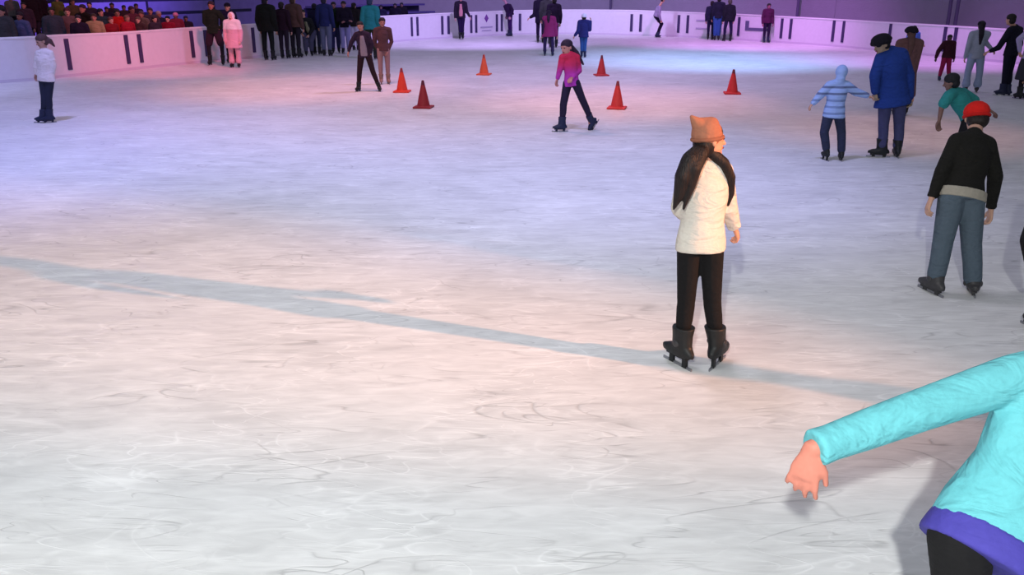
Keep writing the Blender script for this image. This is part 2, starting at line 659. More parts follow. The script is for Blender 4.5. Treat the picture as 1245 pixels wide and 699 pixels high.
def hand(bl, wr, d, nrm, thumb, S, mr, curl=0.5, spread=0.12):
    """palm, four unequal bent fingers and a thumb. wr wrist, d pointing dir, nrm back-of-hand normal, thumb side vec"""
    d = d.normalized()
    nrm = ortho(nrm, d)
    sd = d.cross(nrm).normalized()
    if sd.dot(thumb) < 0:
        sd = -sd
    PL, PW = 0.050 * S, 0.026 * S
    r = max(0.0054 * S, mr)
    c0, c1 = wr + d * 0.004 * S, wr + d * PL
    bl.loft([(wr - d * 0.01 * S, sd * 0.015 * S, nrm * 0.012 * S), (wr + d * 0.012 * S, sd * 0.018 * S, nrm * 0.011 * S),
             (wr + d * 0.035 * S, sd * PW, nrm * 0.010 * S), (c1, sd * PW, nrm * 0.0085 * S), (c1 + d * 0.004 * S, sd * PW * .85, nrm * 0.006 * S)], 12)
    for k, ln in enumerate((0.040, 0.045, 0.041, 0.032)):
        off = (0.75 - 0.5 * k)
        base = c1 + sd * PW * off * 0.98 - d * 0.003 * S
        a = spread * off
        dd = (d * math.cos(a) + sd * math.sin(a)).normalized()
        c = curl * (1 + 0.12 * k)
        p1 = base + (dd * math.cos(c * .5) - nrm * math.sin(c * .5)) * ln * S * 0.48
        p2 = p1 + (dd * math.cos(c * 1.3) - nrm * math.sin(c * 1.3)) * ln * S * 0.32
        p3 = p2 + (dd * math.cos(c * 1.9) - nrm * math.sin(c * 1.9)) * ln * S * 0.24
        bl.cap(base, r * 1.12, p1, r * 1.05, n=8)
        bl.cap(p1, r * 1.05, p2, r * .95, n=8)
        bl.cap(p2, r * .95, p3, r * .85, n=8)
    t0 = wr + d * 0.014 * S + sd * 0.013 * S
    t1 = t0 + (d * 0.72 + sd * 0.62 - nrm * 0.25).normalized() * 0.026 * S
    t2 = t1 + (d * 0.9 + sd * 0.25 - nrm * 0.35).normalized() * 0.024 * S
    bl.cap(t0, r * 1.5, t1, r * 1.2, n=8)
    bl.cap(t1, r * 1.2, t2, r * .9, n=8)


def person(label, feet, top, Hm=None, yaw=0, J={}, look=None, tilt=None, top_c=(40, 40, 44), bot_c=(30, 30, 38), sk=(196, 150, 128), hair=('short', (30, 24, 24)),
           hat=None, boots=None, foot=None, t=0.012, tb=0.006, hem=0.02, bottoms='trousers', sleeve=1.0, flare=0.0, voxel=0.014, curl=0.6, group=None,
           topmat=None, extra=None, hs=1.0, upper='jacket', belt=None, hands='free', kneebend=0, gap=1.0, lift=None, nofeet=False, base_z=0.0, girth=1.0, near=False, cuff=0.0, hdir=None, boot=1.12):
    """feet = pixel between the feet on the ice; top = pixel row of the head's top."""
    G = V(feet) if len(feet) == 3 else ground(feet[0], feet[1], base_z)
    Y0 = G.y
    if Hm is None:
        Hm = at(feet[0], top, Y0).z - base_z
    H = Hm
    a = math.radians(yaw)
    Fv = V((math.sin(a), math.cos(a), 0))
    Rv = V((math.cos(a), -math.sin(a), 0))
    S = Rv if Rv.x >= -1e-6 else -Rv
    Z = V((0, 0, 1))
    g = gap
    T = dict(al=(-.055 * g, .075), ar=(.055 * g, .075), kl=(-.056 * g, .29), kr=(.056 * g, .29), hl=(-.052, .52), hr=(.052, .52), sl=(-.105, .815), sr=(.105, .815),
             el=(-.135, .635), er=(.135, .635), wl=(-.14, .49), wr=(.14, .49), nk=(0, .855), hd=(0, .925))
    P = {}
    for k, (x, z) in T.items():
        P[k] = G + S * (x * H) + Z * (z * H)
        if k[0] == 'e':
            P[k] -= Fv * 0.02 * H
        if k[0] == 'w':
            P[k] += Fv * 0.03 * H
        if k[0] == 'k':
            P[k] += Fv * kneebend * H
    for k, v in J.items():
        P[k] = at(v[0], v[1], Y0 + (v[2] if len(v) > 2 else 0))
    org = V((G.x, G.y, base_z))
    root = empty('person', org, label, 'person', group)
    mr = voxel * (.5 if near else .72)
    pel = (P['hl'] + P['hr']) / 2
    che = (P['sl'] + P['sr']) / 2
    sp = (che - pel)
    spn = sp.normalized()
    Ss = ortho(P['sr'] - P['sl'], spn) if (P['sr'] - P['sl']).length > 0.05 else ortho(S, spn)
    if Ss.dot(S) < 0:
        Ss = -Ss
    Fs = ortho(Fv, spn)
    Fs = ortho(Fs, Ss) if abs(Fs.dot(Ss)) < 0.95 else spn.cross(Ss)

    def torso(bl, th, lo=-0.10, hi=1.0, wide=1.0, drop=0.0, fl=0.0):
        rows = [(-.16, .078, .060), (-.02, .092, .064), (.12, .090, .062), (.38, .074, .054), (.62, .082, .060), (.82, .090, .060), (.95, .078, .050), (1.05, .050, .038)]
        rings = []
        if drop > 0:
            dn = (P['kl'] + P['kr']) / 2 - pel
            dn = dn.normalized()
            for q in (1.0, 0.5):
                rings.append((pel + dn * drop * H * q, Ss * (.092 * H * girth + th * 1.2 + fl * H * q) * wide, Fs * (.066 * H * girth + th * 1.2 + fl * H * q * .8)))
        for s_, w_, d_ in rows:
            if s_ < lo or s_ > hi + 0.1:
                continue
            if drop > 0 and s_ < -0.05:
                continue
            te = th * (.45 if s_ > .9 else (.8 if s_ > .7 else 1))
            rings.append((pel + sp * s_, Ss * (w_ * H * girth + te) * (wide if s_ < .9 else 1), Fs * (d_ * H * girth + te)))
        bl.loft(rings, 18)

    # body -----------------------------------------------------------
    body = Blob()
    torso(body, -0.004)
    hsz = H * hs
    up = (P['hd'] - P['nk'])
    up = up.normalized() if tilt is None else tilt
    fa = math.radians(yaw if look is None else look)
    fh = ortho(V((math.sin(fa), math.cos(fa), -0.05)), up)
    sh = up.cross(fh).normalized()
    hc = P['hd']
    body.cap(che + spn * .02 * H, .036 * H, hc - up * .03 * H, .030 * hsz)
    for s_ in 'lr':
        sgn = -1 if s_ == 'l' else 1
        body.cap(P['s' + s_], .030 * H, P['e' + s_], .023 * H)
        body.cap(P['e' + s_], .023 * H, P['w' + s_], .015 * H)
        body.cap(che, .036 * H, P['s' + s_], .031 * H)
        body.cap(P['h' + s_], .043 * H, P['k' + s_], .028 * H)
        mid = P['k' + s_].lerp(P['a' + s_], .35) - Fv * .008 * H
        body.cap(P['k' + s_], .028 * H, mid, .026 * H)
        body.cap(mid, .026 * H, P['a' + s_], .015 * H)
        fd = foot[0 if s_ == 'l' else 1] if foot else yaw + (6 if (s_ == 'r') == (Rv.x > 0) else -6)
        fr = math.radians(fd)
        fdv = V((math.sin(fr), math.cos(fr), 0))
        body.cap(P['a' + s_] - Z * .008 * H, .016 * H, P['a' + s_] - Z * .022 * H + fdv * .028 * H, .013 * H)
        if hands == 'free':
            d = (P['w' + s_] - P['e' + s_]).normalized()
            if hdir and s_ in hdir:
                hand(body, P['w' + s_] + d * .004 * H, V(hdir[s_][0]), V(hdir[s_][1]), V(hdir[s_][2]), H * .92, mr, curl, .27)
            else:
                hand(body, P['w' + s_] + d * .004 * H, d, (S * sgn + Z * .2) if abs(d.z) > .5 else Z, Fv, H, mr, curl)
        else:
            d = (P['w' + s_] - P['e' + s_]).normalized()
            body.cap(P['w' + s_], .016 * H, P['w' + s_] + d * .05 * H, .02 * H)
    # head with face
    body.ell(hc + up * .012 * hsz, sh * .046 * hsz, fh * .056 * hsz, up * .054 * hsz)
    body.ell(hc - up * .020 * hsz + fh * .012 * hsz, sh * .037 * hsz, fh * .042 * hsz, up * .046 * hsz)
    body.cap(hc - up * .052 * hsz + fh * .040 * hsz, .012 * hsz, hc - up * .050 * hsz + fh * .030 * hsz, .016 * hsz)
    body.cap(hc + up * .002 * hsz + fh * .054 * hsz, .0045 * hsz, hc - up * .019 * hsz + fh * .064 * hsz, .0078 * hsz)
    for sg in (-1, 1):
        body.ell(hc - up * .004 * hsz + sh * sg * .047 * hsz - fh * .004 * hsz, sh * .005 * hsz, fh * .010 * hsz, up * .016 * hsz, 8, 6)
        body.cap(hc + up * .013 * hsz + fh * .052 * hsz + sh * sg * .010 * hsz, .005 * hsz, hc + up * .012 * hsz + fh * .046 * hsz + sh * sg * .027 * hsz, .005 * hsz, n=8)
    body.build('body', skin(sk), root, org, voxel * (.55 if near else .7), 2)
    if fh.y < 0.35:
        for sg in (-1, 1):
            e = Blob()
            e.ell(hc + up * .003 * hsz + fh * .0505 * hsz + sh * sg * .017 * hsz, sh * .0085 * hsz, fh * .005 * hsz, up * .0045 * hsz, 10, 7)
            e.build('eye', EYE, root, org)
        e = Blob()
        e.ell(hc - up * .033 * hsz + fh * .0525 * hsz, sh * .015 * hsz, fh * .005 * hsz, up * .0045 * hsz, 10, 7)
        e.build('mouth', LIP, root, org)

    # trousers / leggings / skirt -------------------------------------
    bm_ = bot_c if isinstance(bot_c, bpy.types.Material) else cloth(bot_c, 0.5 if tb > .01 else 0.25)
    tr = Blob()
    low = 1.0 if bottoms in ('trousers',) else (0.0)
    torso(tr, tb, -0.05, 0.2)
    for s_ in 'lr':
        hp, kp, ap = P['h' + s_], P['k' + s_], P['a' + s_]
        if bottoms == 'shorts':
            tr.cap(hp, .060 * H + tb, hp.lerp(kp, .75), .056 * H + tb)
        elif bottoms == 'skirt':
            tr.loft([(pel + Z * .05 * H, S * (.09 * H + tb), Fv * (.07 * H + tb)), (pel - Z * .12 * H, S * (.12 * H + tb), Fv * (.10 * H + tb)), ((P['kl'] + P['kr']) / 2 - Z * .05 * H, S * (.14 * H + flare), Fv * (.12 * H + flare))], 18)
        else:
            tr.cap(hp, .050 * H * (.5 + .5 * girth) + tb, kp, .035 * H + tb)
            mid = kp.lerp(ap, .4) - Fv * .006 * H
            end = kp.lerp(ap, .82)
            tr.cap(kp, .036 * H + tb, mid, .033 * H + tb)
            tr.cap(mid, .033 * H + tb, end, .024 * H + tb + flare)
    tr.build({'trousers': 'trousers', 'shorts': 'shorts', 'skirt': 'skirt'}[bottoms], bm_, root, org, voxel * .8, 4)
    if bottoms == 'shorts' or bottoms == 'skirt':
        lg = Blob()
        for s_ in 'lr':
            hp, kp, ap = P['h' + s_], P['k' + s_], P['a' + s_]
            lg.cap(hp.lerp(kp, .3), .046 * H, kp, .037 * H)
            lg.cap(kp, .037 * H, ap, .025 * H)
        lg.build('leggings', cloth((34, 30, 38)), root, org, voxel * .8, 3)

    # top --------------------------------------------------------------
    tm = topmat or cloth(top_c, 0.6)
    jk = Blob()
    torso(jk, t, -.1, 1.0, 1.0, hem, flare if upper == 'coat' else 0)
    for s_ in 'lr':
        jk.cap(che + spn * .018 * H, .040 * H + t * .7, P['s' + s_], .034 * H + t * .8)
        if sleeve > 0.5:
            jk.cap(P['s' + s_], .034 * H + t * .8, P['e' + s_], .027 * H + t * .8)
            if near:
                ax_ = (P['w' + s_] - P['e' + s_]).normalized()
                q_ = ortho(Z + Fv * .3, ax_)
                a_ = ax_.cross(q_)
                r0_, r1_ = .027 * H + t * .8, .019 * H + t * .6 + cuff
                L_ = (P['w' + s_] - P['e' + s_]).length
                jk.loft([(P['e' + s_] + ax_ * (L_ * k_ - (r0_ * .8 if k_ == 0 else 0)), a_ * r_, q_ * r_) for k_, r_ in ((0, r0_ * .6), (.001, r0_), (.5, (r0_ + r1_) / 2 * .98), (.85, r1_ * .94), (1.0, r1_))], 18)
                jk.cap(P['e' + s_], r0_, P['e' + s_] + ax_ * .02, r0_)
            else:
                jk.cap(P['e' + s_], .027 * H + t * .8, P['e' + s_].lerp(P['w' + s_], .98), .019 * H + t * .6 + cuff)
        else:
            jk.cap(P['s' + s_], .035 * H + t, P['s' + s_].lerp(P['e' + s_], .7), .034 * H + t)
    jk.cap(che + spn * .015 * H, .045 * H + t * .5, che + spn * .035 * H, .038 * H + t * .3)
    if hat and hat[0] == 'hood':
        jk.ell(hc + up * .008 * hsz - fh * .008 * hsz, sh * .058 * hsz, fh * .060 * hsz, up * .066 * hsz)
        jk.cap(hc - up * .05 * hsz - fh * .02 * hsz, .045 * hsz, che, .05 * H)
    jk.build(upper, tm, root, org, voxel * .8, 4)
    if belt:
        be = Blob()
        be.loft([(pel + spn * .0 * H, Ss * (.094 * H * girth + tb + .006), Fs * (.066 * H * girth + tb + .006)), (pel + spn * .045 * H, Ss * (.092 * H * girth + tb + .006), Fs * (.064 * H * girth + tb + .006))], 20)
        be.build('undershirt', cloth(belt), root, org, voxel * .6, 2)

    # hair ---------------------------------------------------------------
    if hair:
        style, hcol = hair[0], hair[1]
        hb = Blob()
        hb.ell(hc + up * .028 * hsz - fh * .006 * hsz, sh * .054 * hsz, fh * .061 * hsz, up * .048 * hsz)
        hb.ell(hc - up * .010 * hsz - fh * .022 * hsz, sh * .050 * hsz, fh * .040 * hsz, up * .045 * hsz)
        if style == 'long':
            back = che + spn * 0.0 - Fs * .075 * H
            hb.cap(hc - fh * .035 * hsz, .042 * hsz, back, .035 * H, Fs, .6)
            hb.cap(back, .038 * H, back - spn * .13 * H, .018 * H, Fs, .5)
        if style == 'ponytail':
            end = at(hair[2][0], hair[2][1], Y0 + hair[2][2])
            s0 = hc - fh * .05 * hsz + up * .01 * hsz
            mid = s0.lerp(end, .5) + Z * .015 * H
            hb.cap(s0, .024 * hsz, mid, .026 * hsz)
            hb.cap(mid, .026 * hsz, end, .010 * hsz)
        if style == 'locks':
            for k_ in range(2, len(hair)):
                pts = [at(q[0], q[1], Y0 + q[2]) for q in hair[k_]]
                rad = [q[3] for q in hair[k_]]
                for i_ in range(len(pts) - 1):
                    hb.cap(pts[i_], rad[i_], pts[i_ + 1], rad[i_ + 1])
        hb.build('hair', hairmat(hcol), root, org, voxel * .6, 2)

    # hat ----------------------------------------------------------------
    if hat and hat[0] != 'hood':
        hm = cloth(hat[1], 0.3)
        ht = Blob()
        if hat[0] == 'beanie':
            ht.ell(hc + up * .030 * hsz - fh * .006 * hsz, sh * .057 * hsz, fh * .062 * hsz, up * .050 * hsz)
        elif hat[0] == 'cap':
            ht.ell(hc + up * .030 * hsz - fh * .004 * hsz, sh * .056 * hsz, fh * .062 * hsz, up * .045 * hsz)
            ht.ell(hc + up * .020 * hsz + fh * .055 * hsz, sh * .042 * hsz, fh * .045 * hsz, up * .007 * hsz)
        elif hat[0] == 'brim':
            ht.ell(hc + up * .045 * hsz, sh * .056 * hsz, fh * .060 * hsz, up * .042 * hsz)
            ht.ell(hc + up * .022 * hsz, sh * .085 * hsz, fh * .090 * hsz, up * .012 * hsz)
        elif hat[0] == 'fur':
            ht.ell(hc + up * .040 * hsz, sh * .070 * hsz, fh * .074 * hsz, up * .040 * hsz)
            for i_ in range(14):
                t_ = 2 * PI * i_ / 14
                ht.ell(hc + up * (.026 + .008 * math.sin(i_ * 2.3)) * hsz + sh * .058 * hsz * math.cos(t_) + fh * .060 * hsz * math.sin(t_), sh * .022 * hsz, fh * .022 * hsz, up * .020 * hsz, 8, 6)
        elif hat[0] == 'cat':
            ht.ell(hc + up * .026 * hsz - fh * .008 * hsz, sh * .057 * hsz, fh * .060 * hsz, up * .058 * hsz)
            ht.cap(hc + up * .074 * hsz - fh * .048 * hsz, .018 * hsz, hc + up * .058 * hsz + fh * .012 * hsz, .030 * hsz)
            ht.cap(hc + up * .040 * hsz - fh * .02 * hsz, .046 * hsz, hc + up * .098 * hsz - fh * .070 * hsz, .007 * hsz)
        o_ = ht.build('hat', hm, root, org, voxel * .6, 2)
        if hat[0] in ('beanie', 'cat'):
            bd = Blob()
            n_ = 22
            for i_ in range(n_):
                t0_, t1_ = 2 * PI * i_ / n_, 2 * PI * (i_ + 1) / n_
                q0 = hc + up * .010 * hsz - fh * .006 * hsz + sh * .052 * hsz * math.cos(t0_) + fh * .057 * hsz * math.sin(t0_)
                q1 = hc + up * .010 * hsz - fh * .006 * hsz + sh * .052 * hsz * math.cos(t1_) + fh * .057 * hsz * math.sin(t1_)
                bd.cap(q0, .009 * hsz, q1, .009 * hsz, n=6)
            bd.build('hat_brim', cloth(hat[2] if len(hat) > 2 else hat[1], .3), o_, org, voxel * .45, 1)

    # skates ---------------------------------------------------------------
    if not nofeet:
        bmt = boots or BOOT_DK
        for s_ in 'lr':
            fd = foot[0 if s_ == 'l' else 1] if foot else yaw + (6 if (s_ == 'r') == (Rv.x > 0) else -6)
            fr = math.radians(fd)
            fdv = V((math.sin(fr), math.cos(fr), 0))
            A = P['a' + s_]
            pitch = (lift or {}).get(s_, 0)
            fz = (fdv * math.cos(pitch) - Z * math.sin(pitch))
            uz = (Z * math.cos(pitch) + fdv * math.sin(pitch))
            sd = fz.cross(uz)
            bt = Blob()
            leg = (P['k' + s_] - A).normalized()
            sole = A - uz * .042 * H
            W = H * boot
            if not pitch:
                sole.z = max(sole.z, base_z + .030 * H)
            gp = (sole.z - base_z) / H if not pitch else .036
            bt.loft([(sole + fz * .02 * H, sd * .024 * W, fz * .072 * W), (sole + uz * .018 * H + fz * .02 * H, sd * .026 * W, fz * .072 * W), (sole + uz * .030 * H + fz * .010 * H, sd * .026 * W, fz * .056 * W),
                     (A + fz * -.002 * H, sd * .027 * W, fz * .038 * W), (A + leg * (.04 if tb < .01 else .02) * H, sd * .030 * W, fz * .036 * W), (A + leg * (.080 if tb < .01 else .035) * H, sd * (.035 if tb < .01 else .029) * W, fz * (.039 if tb < .01 else .034) * W)], 16)
            b_ = bt.build('skate', bmt, root, org, voxel * .55, 2)
            bd = Blob()
            bd.box(sole - uz * .006 * H + fz * .02 * H, fz * .060 * H, sd * .012 * H, uz * .008 * H)
            for o_ in (.055, -.025):
                bd.box(sole - uz * (gp * .5) * H + fz * o_ * H, fz * .012 * H, sd * .006 * H, uz * (gp * .5 - .003) * H)
            bd.build('blade_holder', bmt, b_, org)
            bd = Blob()
            bd.box(sole - uz * (gp - .006) * H + fz * .02 * H, fz * .088 * H, sd * .0028 * H, uz * .0055 * H)
            bd.build('blade', BLADE, b_, org)
            if near:
                sp_ = Blob()
                for u_, r_ in ((.048, .034), (.006, .032)):
                    c_ = A + leg * u_ * H
                    n_ = 16
                    for i_ in range(n_):
                        t0_, t1_ = 2 * PI * i_ / n_, 2 * PI * (i_ + 1) / n_
                        sp_.cap(c_ + sd * r_ * H * math.cos(t0_) + fz * (r_ + .004) * H * math.sin(t0_), .004 * H, c_ + sd * r_ * H * math.cos(t1_) + fz * (r_ + .004) * H * math.sin(t1_), .004 * H, n=6)
                for sg in (-1, 1):
                    sp_.ell(A + leg * .012 * H + sd * sg * .034 * H, sd * .008 * H, fz * .018 * H, uz * .016 * H, 10, 7)
                sp_.build('buckle_strap', BOOT_GY, b_, org, voxel * .5, 1)
    if extra:
        extra(root, org, P, H, Fv, S)
    return root, P



def front_panel(root, org, P, H, F, S, col):
    b_ = Blob()
    pel = (P['hl'] + P['hr']) / 2
    ch = (P['sl'] + P['sr']) / 2
    sp = ch - pel
    b_.loft([(pel + sp * k + F * .035 * H, S * w_ * H, F * .052 * H) for k, w_ in ((0.0, .06), (.3, .055), (.7, .045), (.95, .03))], 14)
    b_.build('shirt', cloth(col), root, org, .015, 2)


# ---- main skaters -----------------------------------------------------
# girl in the white sweater
person('girl in white sweater and orange-tan pointed knit hat, long dark hair, black leggings', (849, 445), 145, 1.47, 14,
       J=dict(al=(829, 419), ar=(872, 418), kl=(834, 370), kr=(866, 369), hl=(838, 302), hr=(865, 303), sl=(839, 207), sr=(877, 209, .05),
              el=(828, 252, .06), wl=(846, 274, .24), er=(884, 251, .10), wr=(893, 276, .16), nk=(857, 193), hd=(862, 171)),
       look=72, tilt=V((-0.10, 0.05, 1)).normalized(), top_c=(206, 202, 192), bot_c=(20, 20, 22), sk=(214, 150, 122), hs=1.02,
       hair=('locks', (26, 20, 20), [(854, 182, -.03, .05), (840, 195, -.10, .055), (831, 215, -.12, .050), (826, 236, -.11, .034), (819, 254, -.10, .008)],
             [(853, 186, -.08, .04), (844, 205, -.13, .042), (840, 226, -.13, .028), (831, 254, -.12, .008)],
             [(866, 187, -.02, .035), (880, 198, -.02, .032), (888, 215, .0, .030), (889, 235, .02, .020), (885, 250, .02, .008)]),
       hat=('cat', (158, 106, 84), (142, 92, 72)), boots=BOOT_DK, foot=(-30, 34), t=.026, tb=.002, hem=.0, boot=1.28, girth=.94, voxel=.012, upper='sweater', near=True, curl=.9)

# man in the red cap
person('skater in red cap, black jacket and loose grey-blue jeans seen from behind', (1159, 357), 128, 1.60, 8,
       J=dict(al=(1137, 341), ar=(1183, 347), kl=(1146, 296), kr=(1181, 298), hl=(1157, 242), hr=(1181, 243), sl=(1164, 172, .14), sr=(1200, 176, .14),
              el=(1146, 208, .06), wl=(1133, 240, .02), er=(1210, 214, .08), wr=(1205, 253, .10), nk=(1184, 160, .22), hd=(1187, 144, .32)),
       look=10, tilt=V((0, .35, 1)).normalized(), top_c=(24, 24, 22), bot_c=(78, 92, 104), sk=(190, 150, 130), hair=('short', (30, 22, 20)), hat=('beanie', (196, 30, 26), (176, 24, 22)),
       boots=BOOT_GY, foot=(-14, 14), t=.014, tb=.016, boot=1.2, hem=.0, belt=(150, 146, 134), voxel=.012, near=True, flare=.012, curl=.7)

# teal skater bending behind him
person('bending skater in teal shirt with dark hair, behind the red-capped skater', (1176, 208), 90, 1.5, 250,
       J=dict(sl=(1154, 116, -.1), sr=(1170, 113, .1), el=(1145, 130, -.1), wl=(1142, 146, -.1), er=(1190, 126, .2), wr=(1203, 134, .2), hl=(1178, 146, -.05), hr=(1186, 146, .1),
              nk=(1158, 108), hd=(1157, 100), kl=(1168, 172, -.05), kr=(1185, 172, .1), al=(1172, 198, -.05), ar=(1188, 198, .1)),
       look=300, top_c=(46, 132, 128), bot_c=(26, 26, 30), sk=(120, 90, 80), sleeve=0.4, t=.016, hair=('short', (20, 20, 26)), hem=0.0, voxel=.016)

# father in blue and child in striped hoodie
person('adult in long royal blue coat and dark fur hat looking down at the child', (1081, 191), 40, 1.72, 330,
       J=dict(al=(1072, 181), ar=(1091, 182), kl=(1074, 154), kr=(1093, 154), hl=(1077, 116), hr=(1094, 116), sl=(1072, 70), sr=(1096, 66),
              el=(1064, 92, -.05), wl=(1064, 111, -.05), er=(1105, 92), wr=(1106, 118), nk=(1078, 62), hd=(1072, 54)),
       look=255, tilt=V((-.35, -.1, 1)).normalized(), top_c=(32, 58, 128), bot_c=(66, 68, 104), sk=(150, 130, 110), hair=('short', (20, 18, 24)), hat=('fur', (22, 20, 28)),
       boots=BOOT_DK, foot=(285, 10), t=.036, tb=.008, hem=.075, upper='coat', flare=.015, voxel=.014, curl=.9, girth=1.1)
stripe = []
z = 0.55
k = 0
while z < 1.02:
    stripe.append((z, (150, 176, 226) if k % 2 == 0 else ((98, 112, 150) if z > .8 else (116, 138, 186))))
    z += 0.055 if k % 2 == 0 else 0.028
    k += 1
person('child in pale blue striped hoodie with hood up, holding the blue-coated adult by the hand', (1014, 195), 74, 1.24, 5,
       J=dict(al=(1005, 184), ar=(1023, 187), kl=(1002, 161), kr=(1023, 161), hl=(1008, 137), hr=(1020, 137), sl=(1009, 104), sr=(1029, 104),
              el=(998, 115), wl=(989, 125), er=(1041, 112), wr=(1054, 116), nk=(1021, 98), hd=(1023, 88)),
       look=10, topmat=banded('striped_hoodie_cloth', stripe), bot_c=(46, 52, 76), hair=None, hat=('hood',), boots=BOOT_DK, foot=(-10, 10), t=.026, tb=.014, hem=.05,
       upper='hoodie', voxel=.013, hs=1.08, flare=.008)

# magenta girl gliding to the left
mg = banded('red_to_magenta_jacket', [(0.78, (176, 60, 176)), (0.92, (182, 56, 150)), (1.02, (196, 50, 100)), (1.1, (200, 46, 80))], 'LINEAR')
person('girl in red and magenta jacket striding left between the cones', (701, 160), 48, 1.47, 215,
       J=dict(al=(683, 151), ar=(719, 147, .15), kl=(685, 127), kr=(708, 121, .05), hl=(690, 101), hr=(700, 101), sl=(684, 70, -.05), sr=(701, 69, .05),
              el=(681, 84, -.05), wl=(678, 95, -.05), er=(704, 86, .1), wr=(696, 94, -.1), nk=(690, 66), hd=(689, 58)),
       look=225, topmat=mg, bot_c=(40, 34, 56), sk=(190, 130, 120), hair=('ponytail', (44, 26, 48), (709, 78, .05)), boots=BOOT_BL, foot=(265, 240),
       lift={'r': .9}, t=.012, hem=.03, voxel=.013, hs=1.14, girth=.84)

# girl at the left edge
person('girl at the far left in pale sweatshirt and dark leggings, gazing down', (56, 149), 38, 1.45, 205,
       J=dict(al=(52, 141), ar=(60, 141), kl=(54, 119), kr=(59, 120), hl=(53, 98), hr=(60, 98), sl=(47, 65), sr=(61, 65), el=(44, 79), wl=(44, 89), er=(65, 80), wr=(64, 90), nk=(53, 59), hd=(51, 50)),
       look=225, tilt=V((-.2, -.2, 1)).normalized(), top_c=(216, 208, 214), bot_c=(38, 42, 62), sk=(170, 130, 120), hair=('ponytail', (74, 52, 56), (66, 56, .05)), boots=BOOT_BL,
       foot=(262, 250), t=.014, hem=.0, voxel=.013, hs=1.08, upper='sweatshirt')

# ---- two skaters in front of the upper-left group
person('girl with dark open jacket over a grey shirt, skating with feet apart', (450, 111), 27, None, 175,
       J=dict(al=(436, 106), ar=(461, 106), kl=(437, 88), kr=(453, 86), hl=(439, 68), hr=(448, 68), sl=(433, 42), sr=(447, 42), el=(427, 52), wl=(424, 62), er=(452, 54), wr=(451, 64), nk=(440, 38), hd=(438, 32)),
       look=190, top_c=(46, 34, 54), bot_c=(44, 28, 34), sk=(180, 130, 115), foot=(200, 160), voxel=.015,
       extra=lambda r, o, P, H, F, S: front_panel(r, o, P, H, F, S, (140, 130, 140)))



person('skater in brown jacket and tan trousers right behind the girl in the open dark jacket', (468, 102), 21, None, 165,
       J=dict(wl=(458, 58), wr=(472, 62)), top_c=(84, 58, 62), bot_c=(150, 118, 118), sk=(170, 120, 110), boots=BOOT_TAN, t=.008, tb=.004, voxel=.016, hair=('short', (34, 24, 34)))

# ---- group standing along the upper left boards
person('standing skater with hands on hips in black and green jacket and dark shorts', (264, 79), 1, None, 178, gap=1.9,
       J=dict(el=(249, 27), wl=(255, 34), er=(274, 27), wr=(268, 34)), top_c=(26, 36, 26), bot_c=(48, 30, 44), bottoms='shorts', t=.03, voxel=.018, sk=(170, 110, 90), hair=('short', (40, 18, 30)))
person('small child in pink and white hooded coat between two dark skaters', (287, 82), 15, None, 182, top_c=(238, 184, 196), bot_c=(226, 168, 180), hair=None, hat=('hood',), t=.05, topmat=banded('pink_white_coat', [(0, (232, 172, 186)), (1.02, (240, 226, 228))]),
       upper='coat', hem=.16, flare=.03, tb=.02, voxel=.018, sk=(226, 170, 160), hs=1.15, gap=1.2)
person('skater in dark cap and navy jacket mostly hidden behind the pink-coated child', (283, 76), 3, None, 180, top_c=(30, 26, 56), hat=('cap', (16, 14, 34)), voxel=.02)
person('large skater in black-green coat and black trousers, seen from behind', (328, 73), -4, None, 12, J=dict(), top_c=(22, 26, 22), bot_c=(22, 30, 30), t=.07, hem=.06,
       upper='coat', girth=1.1, voxel=.018, gap=1.2, hair=('short', (20, 18, 30)))
person('skater in brown jacket and dark trousers at the left of the crowded group', (361, 70), -5, None, 20, top_c=(84, 62, 56), bot_c=(36, 34, 44), t=.05, hem=.02, voxel=.018, hair=('short', (60, 44, 34)), girth=1.1)
person('skater bending forward in dark jacket and grey-blue trousers, cream scarf', (376, 68), 9, 1.6, 165,
       J=dict(hd=(368, 16), nk=(369, 22), sl=(365, 26), sr=(377, 25), hl=(371, 40, .1), hr=(381, 40, .1), el=(362, 33, -.1), wl=(366, 40, -.15), er=(381, 34), wr=(376, 42, -.1)),
       top_c=(30, 34, 36), bot_c=(74, 78, 98), tb=.03, t=.03, voxel=.018, hair=('short', (24, 30, 20)),
       extra=lambda r, o, P, H, F, S: front_panel(r, o, P, H, F, S, (130, 134, 104)))
person('skater in black hooded jacket facing away, right of the bending skater', (386, 66), 4, None, 15, top_c=(24, 24, 52), bot_c=(40, 46, 70), voxel=.02, t=.03, hair=('short', (16, 14, 30)))
person('skater in navy pullover and faded grey jeans', (398, 68), -5, None, 10, top_c=(36, 44, 92), bot_c=(96, 104, 130), tb=.02, t=.03, voxel=.018, hair=('short', (40, 40, 60)))
person('skater in dark green jacket and navy jeans', (409, 64.5), 2, None, 170, top_c=(22, 40, 24), bot_c=(48, 50, 92), tb=.02, t=.035, voxel=.018, sk=(150, 110, 110))
person('skater in black jacket and pale lavender jeans, arms folded', (421, 65), 1, None, 178, top_c=(28, 22, 40), bot_c=(140, 140, 190), tb=.02, t=.03, voxel=.018,
       J=dict(wl=(424, 25, -.25), wr=(419, 26, -.25)), sk=(150, 100, 100))
person('skater in dark cap, black vest and white trousers', (433, 61), 3, None, 20, top_c=(34, 30, 34), bot_c=(196, 192, 226), tb=.025, t=.03, voxel=.02, hat=('cap', (40, 36, 30)))
person('skater in teal jacket and olive trousers behind the brown-jacketed skater', (453, 72), -3, None, 10, top_c=(40, 132, 136), bot_c=(50, 62, 44), t=.05, hem=.03, voxel=.018, hair=('short', (40, 60, 90)))
